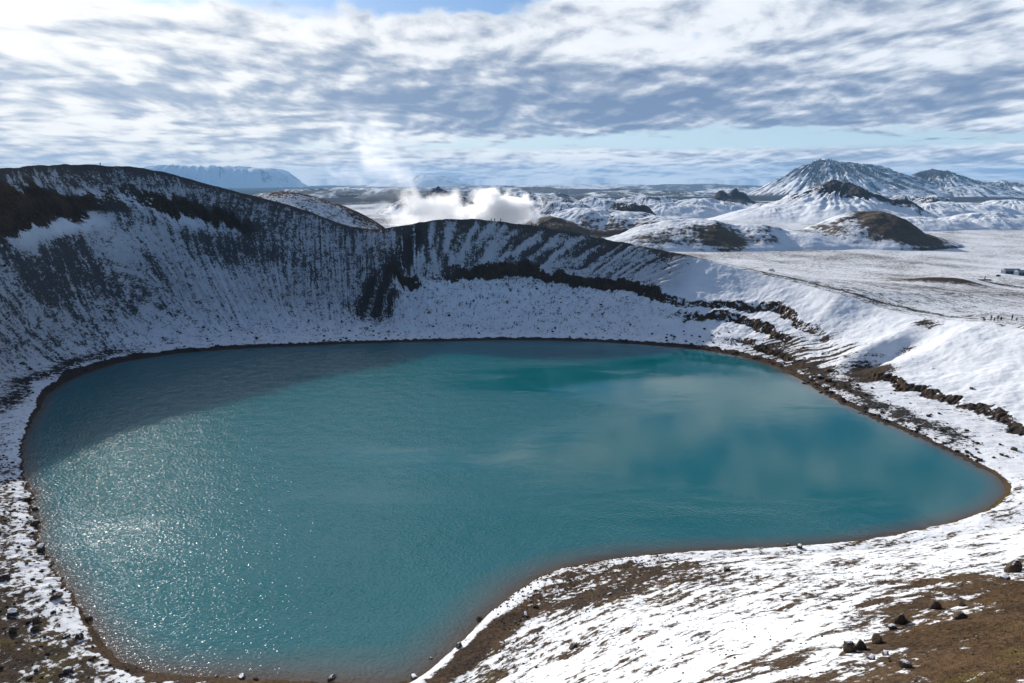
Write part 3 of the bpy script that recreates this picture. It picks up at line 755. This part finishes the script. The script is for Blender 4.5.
rr_ = random.Random(5)
LS = 'boulders on the left shore'
def boulder(px, py, wpx, label, group=None, tall=False, sink=0.25, name='boulder'):
    x, y, t = on_ground(px, py); r = wpx*t/683.0/2*(.85 if group == LS else .88 if tall else 1)
    me = (TALL if tall else ROCKS)[rr_.randrange(3 if tall else 6)]
    o = link(name, me, None, label, 'rock', group)
    o.scale = (r, r*rr_.uniform(.8, 1.1), r*rr_.uniform(.85, 1.15)); o.rotation_euler = (rr_.uniform(-.2, .2), rr_.uniform(-.2, .2), rr_.uniform(0, 6.28))
    h = ground_at(x, y); hgt = r*(1.1 if tall else .7)
    o.location = (x, y, max(h, -0.3)+hgt*(1-sink)-hgt*.25)
    return o
LS = 'boulders on the left shore'
boulder(57, 598, 12, 'flat dark boulder alone on snow above the left waterline, with moss around it', LS)
boulder(89, 620, 10, 'dark boulder right at the water edge, halfway down the lower left bank', LS)
boulder(80, 638, 11, 'dark boulder on clean snow, just inland of the waterline rock on the lower left bank', LS)
boulder(13, 614, 14, 'largest black boulder of the lower left bank, near the left picture edge', LS)
boulder(13, 631, 11, 'black boulder just below the largest one on the lower left bank', LS)
boulder(36, 621, 10, 'upper of two touching black rocks in the middle of the lower left bank', LS)
boulder(35, 630, 9, 'lower of two touching black rocks in the middle of the lower left bank', LS)
boulder(5, 578, 10, 'dark boulder half buried in moss at the far left, highest on the lower left bank', LS)
boulder(68, 672, 11, 'dark boulder at the bottom left, lowest on the left bank', LS)
boulder(68, 637, 6, 'small dark stone beside the boulder on clean snow of the left bank', LS)
boulder(35, 510, 9, 'black rock standing at the tip of the small point on the left shore', LS)
boulder(35, 525, 11, 'black rock at the waterline below the small point of the left shore', LS)
boulder(41, 550, 12, 'rounded black rock on the little spit of the left shore', LS)
boulder(28, 500, 7, 'small black rock on the upper end of the left shore point', LS)
BT = 'rocks along the bottom shore'
boulder(242, 678, 8, 'small black rock at the bottom edge of the lake, left of its pair', BT)
boulder(256, 680, 6, 'smaller black rock just right of its pair at the bottom edge of the lake', BT)
boulder(332, 679, 9, 'black rock standing in shallow water at the bottom edge of the lake', BT)
boulder(216, 677, 4, 'tiny dark stone on the brown bottom beach of the lake', BT)
PR = 'dark rocks on the near promontory'
boulder(480, 620, 8, 'dark rock at the water edge on the flank of the near promontory', PR)
boulder(535, 607, 7, 'dark rock at the top of the bare brown patch on the near promontory', PR)
boulder(526, 616, 7, 'dark rock in the lower half of the bare brown patch on the near promontory', PR)
boulder(459, 647, 8, 'dark rock on the snow strip low on the near promontory', PR)
boulder(431, 658, 6, 'dark rock in the water edge low on the near promontory', PR)
boulder(414, 679, 9, 'dark rock where the near promontory meets the bottom picture edge', PR)
boulder(573, 648, 8, 'single dark rock on the streaked snow slope, below the promontory', PR)
boulder(727, 571, 8, 'dark rock on the gravelly snow above the near shore, right of the promontory', PR)
boulder(800, 548, 7, 'dark rock on the waterline of the near right shore', PR)
boulder(788, 546, 5, 'small dark stone left of the waterline rock on the near right shore', PR)
boulder(971.6, 389, 4, 'small dark rock alone on the smooth white slope at the right', None)
boulder(1014, 450, 7, 'dark rock on flat snow near the right picture edge, above the beach', None)
KN = 'brown rock knobs on the near slope'
boulder(848, 652, 15, 'squat brown rock knob, leftmost of the cluster on the near slope', KN, True)
boulder(860, 650, 14, 'rounded brown rock knob second from the left of the cluster on the near slope', KN, True)
boulder(877, 643, 11, 'slim brown rock knob with a snow patch on its right', KN, True)
boulder(900, 623, 14, 'dark brown rock with white snow tucked against its right side, middle of the near slope', KN, True)
boulder(892, 629, 9, 'smaller brown rock leaning on the left of the dark rock in mid slope', KN)
boulder(935, 609, 13, 'blocky brown rock pillar left of the rectangular snow patch on the near slope', KN, True)
boulder(962, 606, 8, 'low brown rock right of the rectangular snow patch on the near slope', KN)
boulder(905, 667, 12, 'dark brown boulder with a white snow tail, lowest on the near slope', KN)
boulder(1013, 572, 16, 'tall brown rock pillar near the right picture edge on the near slope', KN, True)
boulder(1005, 580, 9, 'brown rock at the foot of the tall pillar near the right picture edge', KN)
boulder(960, 618, 14, 'flat dark slab lying on the bare brown earth', KN, sink=.6)
boulder(872, 660, 9, 'brown rock below the slim knob, partly covered by snow', KN)
boulder(885, 655, 8, 'brown rock between snow scraps, right of the slim knob foot', KN)
for (px, py, w, lab) in [(886, 376, 6, 'dark rock high on the gully edge of the right slope'), (820, 378, 7, 'dark boulder pile rock by the right beach below the streaked bowl'), (828, 381, 7, 'dark boulder right of the pile rock by the right beach')]:
    boulder(px, py, w, lab, 'rocks on the right slope')

# loose stones nobody could count, lying on the snow
def rubble():
    rnd = random.Random(11); V_, F_ = [], []
    base = []
    for k in range(4):
        bm = bmesh.new(); bmesh.ops.create_icosphere(bm, subdivisions=1, radius=1.0)
        bm.verts.ensure_lookup_table()
        base.append((np.array([v.co[:] for v in bm.verts])*np.array([[rnd.uniform(.7, 1.25)] for _ in bm.verts])*np.array([1.1, .9, .7]), [[v.index for v in f.verts] for f in bm.faces])); bm.free()
    def put(th, d, s):
        R0 = np.interp((th+180) % 360, TT+180, T_SH); r = R0+d
        x = CX+r*math.cos(math.radians(th)); y = CY+r*math.sin(math.radians(th))
        co, fa = base[rnd.randrange(4)]; a = rnd.uniform(0, 6.28); c, q = math.cos(a), math.sin(a)
        co = co*s; co = np.stack([co[:, 0]*c-co[:, 1]*q, co[:, 0]*q+co[:, 1]*c, co[:, 2]], 1)+np.array([x, y, ground_at(x, y)+s*.25])
        n = len(V_); V_.extend(co.tolist()); F_.extend([[i+n for i in f] for f in fa])
    for _ in range(520):
        th = rnd.uniform(-178, -112); put(th, abs(rnd.gauss(0, 8))+.2, .07+.28*rnd.random()**3)
    for _ in range(700):
        th = rnd.uniform(-10, 50); put(th, rnd.gauss(6, 3.5) if rnd.random() < .6 else rnd.uniform(.3, 2), (.10+.55*rnd.random()**4))
    for _ in range(1500):
        th = rnd.uniform(48, 172)
        if noise(np.array([th*.45]), np.array([3.3]), 301)[0]+rnd.uniform(-.5, .5) < .05: continue
        put(th, abs(rnd.gauss(0, 16))+.5, (.08+.55*rnd.random()**5))
    for _ in range(900):
        th = rnd.uniform(-84, -58); put(th, rnd.uniform(0, 22)*rnd.random()+.3, (.04+.14*rnd.random()**2))
    for _ in range(2600):
        th = rnd.uniform(-77, -52); put(th, rnd.uniform(24, 76), (.018+.11*rnd.random()**4))
    me = bpy.data.meshes.new('rubble'); me.from_pydata(V_, [], F_); me.materials.append(M_RUBBLE)
    return link('rubble', me, 'stuff', 'dark loose stones scattered over the snowy banks of the lake', 'stones')
def rubble_material():
    m, g = material('loose_stone'); n = g.noise(g.obj(), 2.3, 4, 0.6)
    g.bsdf(g.mix(n.step(.35, .65), (0.022, 0.020, 0.019), (0.080, 0.056, 0.038)), 0.9, None, 0.1); return m
M_RUBBLE = rubble_material()
rubble()
# ---------------------------------------------------------------- people on the rim
def plain_mat(name, colour, rough=0.8):
    m = bpy.data.materials.get(name)
    if not m:
        m, g = material(name); n = g.noise(g.obj(), 9.0, 2, 0.5)
        g.bsdf(g.mix(n, tuple(c*.8 for c in colour), tuple(min(c*1.2, 1) for c in colour)), rough, None, 0.2)
    return m

POSES = {   # joints in metres, x right, y forward, z up
 'stand': dict(pel=(0, 0, .93), chest=(0, .01, 1.34), neck=(0, .02, 1.48), head=(0, .04, 1.62), kl=(-.10, .02, .50), fl=(-.12, 0, .07), kr=(.10, .02, .50), fr=(.13, .02, .07), el=(-.27, -.02, 1.12), hl=(-.25, .10, .88), er=(.27, -.02, 1.12), hr=(.25, .10, .88)),
 'walk': dict(pel=(0, 0, .91), chest=(0, .06, 1.32), neck=(0, .09, 1.46), head=(0, .13, 1.60), kl=(-.10, .17, .50), fl=(-.10, .30, .07), kr=(.10, -.05, .48), fr=(.10, -.34, .10), el=(-.26, -.14, 1.10), hl=(-.25, -.12, .86), er=(.26, .14, 1.12), hr=(.24, .32, .95)),
 'photo': dict(pel=(0, 0, .92), chest=(0, .03, 1.33), neck=(0, .05, 1.47), head=(0, .08, 1.61), kl=(-.13, .04, .50), fl=(-.17, 0, .07), kr=(.13, .04, .50), fr=(.17, .02, .07), el=(-.27, .16, 1.20), hl=(-.08, .30, 1.50), er=(.27, .16, 1.20), hr=(.08, .30, 1.50)),
 'crouch': dict(pel=(0, -.10, .36), chest=(0, .08, .72), neck=(0, .16, .84), head=(0, .23, .96), kl=(-.15, .28, .50), fl=(-.14, .08, .07), kr=(.15, .30, .48), fr=(.14, .10, .07), el=(-.26, .24, .58), hl=(-.12, .42, .55), er=(.26, .24, .58), hr=(.12, .42, .55)),
 'bend': dict(pel=(0, -.10, .90), chest=(0, .22, 1.14), neck=(0, .34, 1.20), head=(0, .46, 1.24), kl=(-.11, .04, .50), fl=(-.12, 0, .07), kr=(.11, .04, .50), fr=(.12, .02, .07), el=(-.26, .34, .92), hl=(-.14, .48, .72), er=(.26, .34, .92), hr=(.14, .48, .72)),
}
def person_mesh(pose, jacket, trousers):
    J = POSES[pose]; sh = lambda s: (s*.18, J['chest'][1], J['chest'][2]+.03); hip = lambda s: (s*.10, J['pel'][1], J['pel'][2]-.03)
    pts, rad, edges = [], [], []
    def add(p, r, prev=None):
        pts.append(p); rad.append(r); i = len(pts)-1
        if prev is not None: edges.append((prev, i))
        return i
    mid = tuple((a+b)/2 for a, b in zip(J['pel'], J['chest']))
    p = add(J['pel'], .145); m_ = add(mid, .135, p); c = add(J['chest'], .155, m_); n = add(J['neck'], .06, c); h = add(J['head'], .105, n)
    add((J['head'][0], J['head'][1], J['head'][2]+.11), .085, h)
    for s, k, f, e, hd in ((-1, 'kl', 'fl', 'el', 'hl'), (1, 'kr', 'fr', 'er', 'hr')):
        a = add(hip(s), .095, p); b = add(J[k], .065, a); d = add(J[f], .048, b)
        add((J[f][0], J[f][1]+.17, J[f][2]-.02), .042, d)
        a = add(sh(s), .075, c); b = add(J[e], .050, a); d = add(J[hd], .036, b)
        add(tuple(q+(q-w)*.28 for q, w in zip(J[hd], J[e])), .038, d)
    me = bpy.data.meshes.new('person_skeleton'); me.from_pydata(pts, edges, [])
    ob = bpy.data.objects.new('person_skeleton', me); col.objects.link(ob)
    sk = ob.modifiers.new('skin', 'SKIN'); ob.modifiers.new('sub', 'SUBSURF').levels = 1
    for v, r in zip(me.skin_vertices[0].data, rad): v.radius = (r, r*.85)
    me.skin_vertices[0].data[0].use_root = True
    dg = bpy.context.evaluated_depsgraph_get(); out = bpy.data.meshes.new_from_object(ob.evaluated_get(dg))
    bpy.data.objects.remove(ob); bpy.data.meshes.remove(me)
    out.name = 'person'; out.materials.clear()
    for mt in (plain_mat('jacket_'+jacket[0], jacket[1]), plain_mat('trousers_'+trousers[0], trousers[1]), plain_mat('skin', (.45, .29, .22))): out.materials.append(mt)
    nk = Vector(J['neck']); hv = Vector(J['head'])
    for f in out.polygons:
        ct = f.center
        f.use_smooth = True
        f.material_index = 2 if (ct-hv).length < .17 and (ct-nk).dot(hv-nk) > .02 else (1 if ct.z < J['pel'][2]+.02 and abs(ct.x) < .24 and pose != 'crouch' else 0)
    return out, J

def person(pose, px, label, jacket, trousers, group, turn, hat=None, pack=None, scale=1.0, down=0.6, lim=420):
    me, J = person_mesh(pose, jacket, trousers)
    py = 150.0
    while on_ground(px, py)[2] > lim and py < 360: py += 0.5
    x, y, t = on_ground(px, py+down)
    o = link('person', me, None, label, 'person', group)
    o.location = (x, y, ground_at(x, y)-.03); o.rotation_euler = (0, 0, turn); o.scale = (scale,)*3
    hd = J['head']
    bm = bmesh.new(); bmesh.ops.create_uvsphere(bm, u_segments=14, v_segments=8, radius=.128)
    bmesh.ops.delete(bm, geom=[v for v in bm.verts if v.co.z < -.01], context='VERTS')
    hm = bpy.data.meshes.new('woolly_hat'); bm.to_mesh(hm); bm.free(); hm.materials.append(plain_mat('hat_'+(hat or jacket)[0], (hat or jacket)[1]))
    h_ = link('woolly_hat', hm, parent=o); h_.location = (hd[0], hd[1]-.01, hd[2]+.06)
    if pack:
        bm = bmesh.new(); bmesh.ops.create_cube(bm, size=1.0); bmesh.ops.scale(bm, verts=bm.verts, vec=(.30, .18, .46)); bmesh.ops.bevel(bm, geom=bm.edges[:], offset=.06, segments=2, affect='EDGES')
        pm = bpy.data.meshes.new('backpack'); bm.to_mesh(pm); bm.free(); pm.materials.append(plain_mat('pack_'+pack[0], pack[1]))
        b_ = link('backpack', pm, parent=o); b_.location = (J['chest'][0], J['chest'][1]-.21, J['chest'][2]-.10)
    return o
BLK = ('black', (.012, .012, .014)); NAVY = ('navy', (.015, .02, .045)); GREY = ('grey', (.05, .05, .055)); RED = ('maroon', (.09, .018, .015)); OCH = ('ochre', (.12, .07, .02))
RG = 'people on the right rim'
person('bend', 983.2, 'person in black bending forward, leftmost of the group on the right rim', BLK, BLK, RG, lim=200, turn=1.9, pack=GREY)
person('crouch', 985.2, 'person in black crouching right beside the one bending forward on the right rim', BLK, GREY, RG, lim=200, turn=0.6)
person('stand', 991, 'person in dark jacket standing upright, left part of the group on the right rim', NAVY, BLK, RG, lim=200, turn=2.6)
person('crouch', 994.2, 'person crouching low between two standing people on the right rim', GREY, BLK, RG, lim=200, turn=-1.0)
person('photo', 997.7, 'person holding both hands to the face as if taking a photograph on the right rim', BLK, NAVY, RG, lim=200, turn=2.9, pack=BLK)
person('crouch', 1001.3, 'person in black squatting right of the one taking a photograph on the right rim', BLK, BLK, RG, lim=200, turn=2.0, scale=1.12, pack=GREY)
person('stand', 1012, 'tallest person standing apart from the group, near the right picture edge', BLK, BLK, RG, lim=200, turn=0.3, scale=1.08)
person('crouch', 1016.2, 'person crouching beside the tallest one near the right picture edge', BLK, GREY, RG, lim=200, turn=-2.0)
MG = 'people walking the middle rim'
person('walk', 491.5, 'slim person walking on the rim in front of the steam, leftmost of three', BLK, BLK, MG, 1.5, down=.3)
person('stand', 494.6, 'person standing on the rim in front of the steam, middle one of three', BLK, BLK, MG, 2.8, down=.3)
person('walk', 500.7, 'person walking on the rim in front of the steam, rightmost of three', NAVY, BLK, MG, 1.4, down=.3, pack=BLK)
person('walk', 531.5, 'person on the rim just right of the steam, left one of a pair', NAVY, BLK, MG, -1.5, down=.3)
person('stand', 536, 'person on the rim just right of the steam, right one of a pair', BLK, BLK, MG, 0.5, down=.3)
person('walk', 545, 'lone person on the rim before the brown hillside, last of the walkers', NAVY, GREY, MG, -1.6, down=.3)
person('walk', 100.3, 'lone person in ochre on the high left rim, dark against the sky', OCH, BLK, None, -1.4, pack=OCH, down=.3)

# ---------------------------------------------------------------- road, cars and sheds on the plain
def road():
    pts = [(700, 246.5), (744, 251.5), (800, 258), (868, 266), (920, 271.5), (969, 276), (1024, 284), (1070, 293)]
    W = np.array([on_ground(*p)[:2] for p in pts])
    s = np.concatenate([[0], np.cumsum(np.hypot(*np.diff(W, axis=0).T))]); q = np.arange(0, s[-1], 3.0)
    X = np.interp(q, s, W[:, 0]); Y = np.interp(q, s, W[:, 1]); k = np.ones(31)/31
    X = np.convolve(np.pad(X, 15, 'edge'), k, 'valid'); Y = np.convolve(np.pad(Y, 15, 'edge'), k, 'valid')
    dx, dy = np.gradient(X), np.gradient(Y); L = np.hypot(dx, dy); nx, ny = -dy/L, dx/L
    off = np.array([-4.2, -3.4, -1.2, 1.2, 3.4, 4.2]); lift = np.array([-.25, .16, .20, .20, .16, -.25])
    GX = X[None]+nx*off[:, None]; GY = Y[None]+ny*off[:, None]
    cz = np.array([max(ground_at(a+o_*c, b+o_*d) for o_ in (-3.4, 0, 3.4)) for a, b, c, d in zip(X, Y, nx, ny)])
    cz = np.convolve(np.pad(cz, 2, 'edge'), np.ones(5)/5, 'valid')
    GZ = cz[None]+lift[:, None]
    m, g = material('packed_snow_road'); n = g.noise(g.obj(), 0.5, 4, 0.6)
    g.bsdf(g.mix(n.step(.3, .7), (.50, .51, .53), (.80, .81, .83)), .9, g.bump(n, .3, .2), .0)
    o = link('road', grid_mesh('road', GX, GY, GZ, {}), 'structure'); o.data.materials.append(m)
road()

def box(bm, x, y, z, sx, sy, sz, bev=0.0, top=1.0):
    r = bmesh.ops.create_cube(bm, size=1.0); v = r['verts']
    for q in v: q.co = Vector((q.co.x*sx*(top if q.co.z > 0 else 1), q.co.y*sy*(top if q.co.z > 0 else 1), q.co.z*sz))+Vector((x, y, z))
    if bev:
        ed = list({e for q in v for e in q.link_edges}); bmesh.ops.bevel(bm, geom=ed, offset=bev, segments=2, affect='EDGES')
def part(name, bm, mat, parent):
    me = bpy.data.meshes.new(name); bm.to_mesh(me); bm.free(); me.materials.append(mat)
    return link(name, me, parent=parent)
def car(px, py, label, colour, van=False, turn=0.2):
    x, y, t = on_ground(px, py)
    root = bpy.data.objects.new('parked_van' if van else 'parked_car', None); col.objects.link(root)
    root.location = (x, y, ground_at(x, y)+.1); root.rotation_euler = (0, 0, turn); root['label'] = label; root['category'] = 'van' if van else 'car'
    root['group'] = 'vehicles on the plain'
    L, Wd, Hh = (5.2, 2.0, 2.3) if van else (4.6, 1.85, 1.6)
    bm = bmesh.new(); box(bm, 0, 0, .35+Hh*.22, L, Wd, Hh*.44, .12)
    if van: box(bm, -.3, 0, .35+Hh*.62, L*.84, Wd*.96, Hh*.5, .14, .93)
    else: box(bm, -.15, 0, .35+Hh*.58, L*.58, Wd*.94, Hh*.42, .12, .78)
    part('body', bm, plain_mat('paint_'+label.split()[0], colour, .35), root)
    glass = plain_mat('car_glass', (.02, .025, .03), .1)
    for s in (-1, 1):
        bm = bmesh.new(); box(bm, -.2, s*(Wd*.455), .35+Hh*.60, L*.46, .06, Hh*.22); part('window', bm, glass, root)
    for sx in (-1, 1):
        for s in (-1, 1):
            bm = bmesh.new(); bmesh.ops.create_cone(bm, cap_ends=True, segments=16, radius1=.34, radius2=.34, depth=.24, matrix=__import__('mathutils').Matrix.Rotation(math.pi/2, 4, 'X'))
            w = part('wheel', bm, plain_mat('tyre', (.015, .015, .016)), root); w.location = (sx*L*.31, s*Wd*.45, .34)
car(773.5, 252.6, 'white van on the snowy plain, farthest vehicle on the road', (.75, .75, .74), True, -0.35)
car(965.3, 274.2, 'grey car on the snowy road beyond the dark mound', (.42, .43, .42), False, -0.15)
car(1002.5, 252, 'dark car parked alone on the plain below the sheds at the right', (.05, .04, .035), False, 0.6)

def shed(px, py, label, w, dp, h, turn=0.0):
    x, y, t = on_ground(px, py)
    root = bpy.data.objects.new('shed', None); col.objects.link(root); root.location = (x, y, ground_at(x, y)-.1); root.rotation_euler = (0, 0, turn)
    root['label'] = label; root['category'] = 'building'; root['group'] = 'sheds on the plain'
    bm = bmesh.new(); box(bm, 0, 0, h/2, w, dp, h); part('wall', bm, plain_mat('shed_wall', (.11, .14, .17)), root)
    bm = bmesh.new()
    v = [bm.verts.new(p) for p in [(-w/2-.3, -dp/2-.4, h+.01), (w/2+.3, -dp/2-.4, h+.01), (w/2+.3, dp/2+.4, h+.01), (-w/2-.3, dp/2+.4, h+.01), (-w/2-.3, 0, h+1.6), (w/2+.3, 0, h+1.6)]]
    for f in ((0, 1, 5, 4), (2, 3, 4, 5), (0, 4, 3), (1, 2, 5), (3, 2, 1, 0)): bm.faces.new([v[i] for i in f])
    part('roof', bm, plain_mat('shed_roof', (.30, .31, .33)), root)
    for i in range(4):
        bm = bmesh.new(); box(bm, -w*.36+i*w*.24, -dp/2-.03, h*.55, w*.10, .10, h*.35); part('window', bm, plain_mat('car_glass', (.02, .025, .03), .1), root)
    bm = bmesh.new(); box(bm, w*.46, -dp/2-.03, h*.40, w*.05, .12, h*.72); part('door', bm, plain_mat('shed_door', (.04, .04, .045)), root)
shed(1015.5, 246.5, 'long low shed with a grey roof on the plain, left one of two', 13, 6, 3.2, -.05)
shed(1027, 248, 'low shed cut off by the right picture edge, right one of two', 10, 6, 3.4, -.05)

def marker(px, py, label):
    x, y, t = on_ground(px, py)
    root = bpy.data.objects.new('well_head', None); col.objects.link(root); root.location = (x, y, ground_at(x, y)-.1); root['label'] = label; root['category'] = 'well head'
    mt = plain_mat('dark_metal', (.035, .035, .04), .5)
    bm = bmesh.new(); bmesh.ops.create_cone(bm, cap_ends=True, segments=14, radius1=.35, radius2=.28, depth=3.4); p = part('pipe', bm, mt, root); p.location = (0, 0, 1.7)
    bm = bmesh.new(); box(bm, 0, 0, .45, 9.0, 2.0, .9, .1); part('base', bm, plain_mat('concrete_dark', (.09, .085, .08)), root)
marker(988.5, 257.5, 'upright dark pipe on a low grey base, standing on the snowy plain')
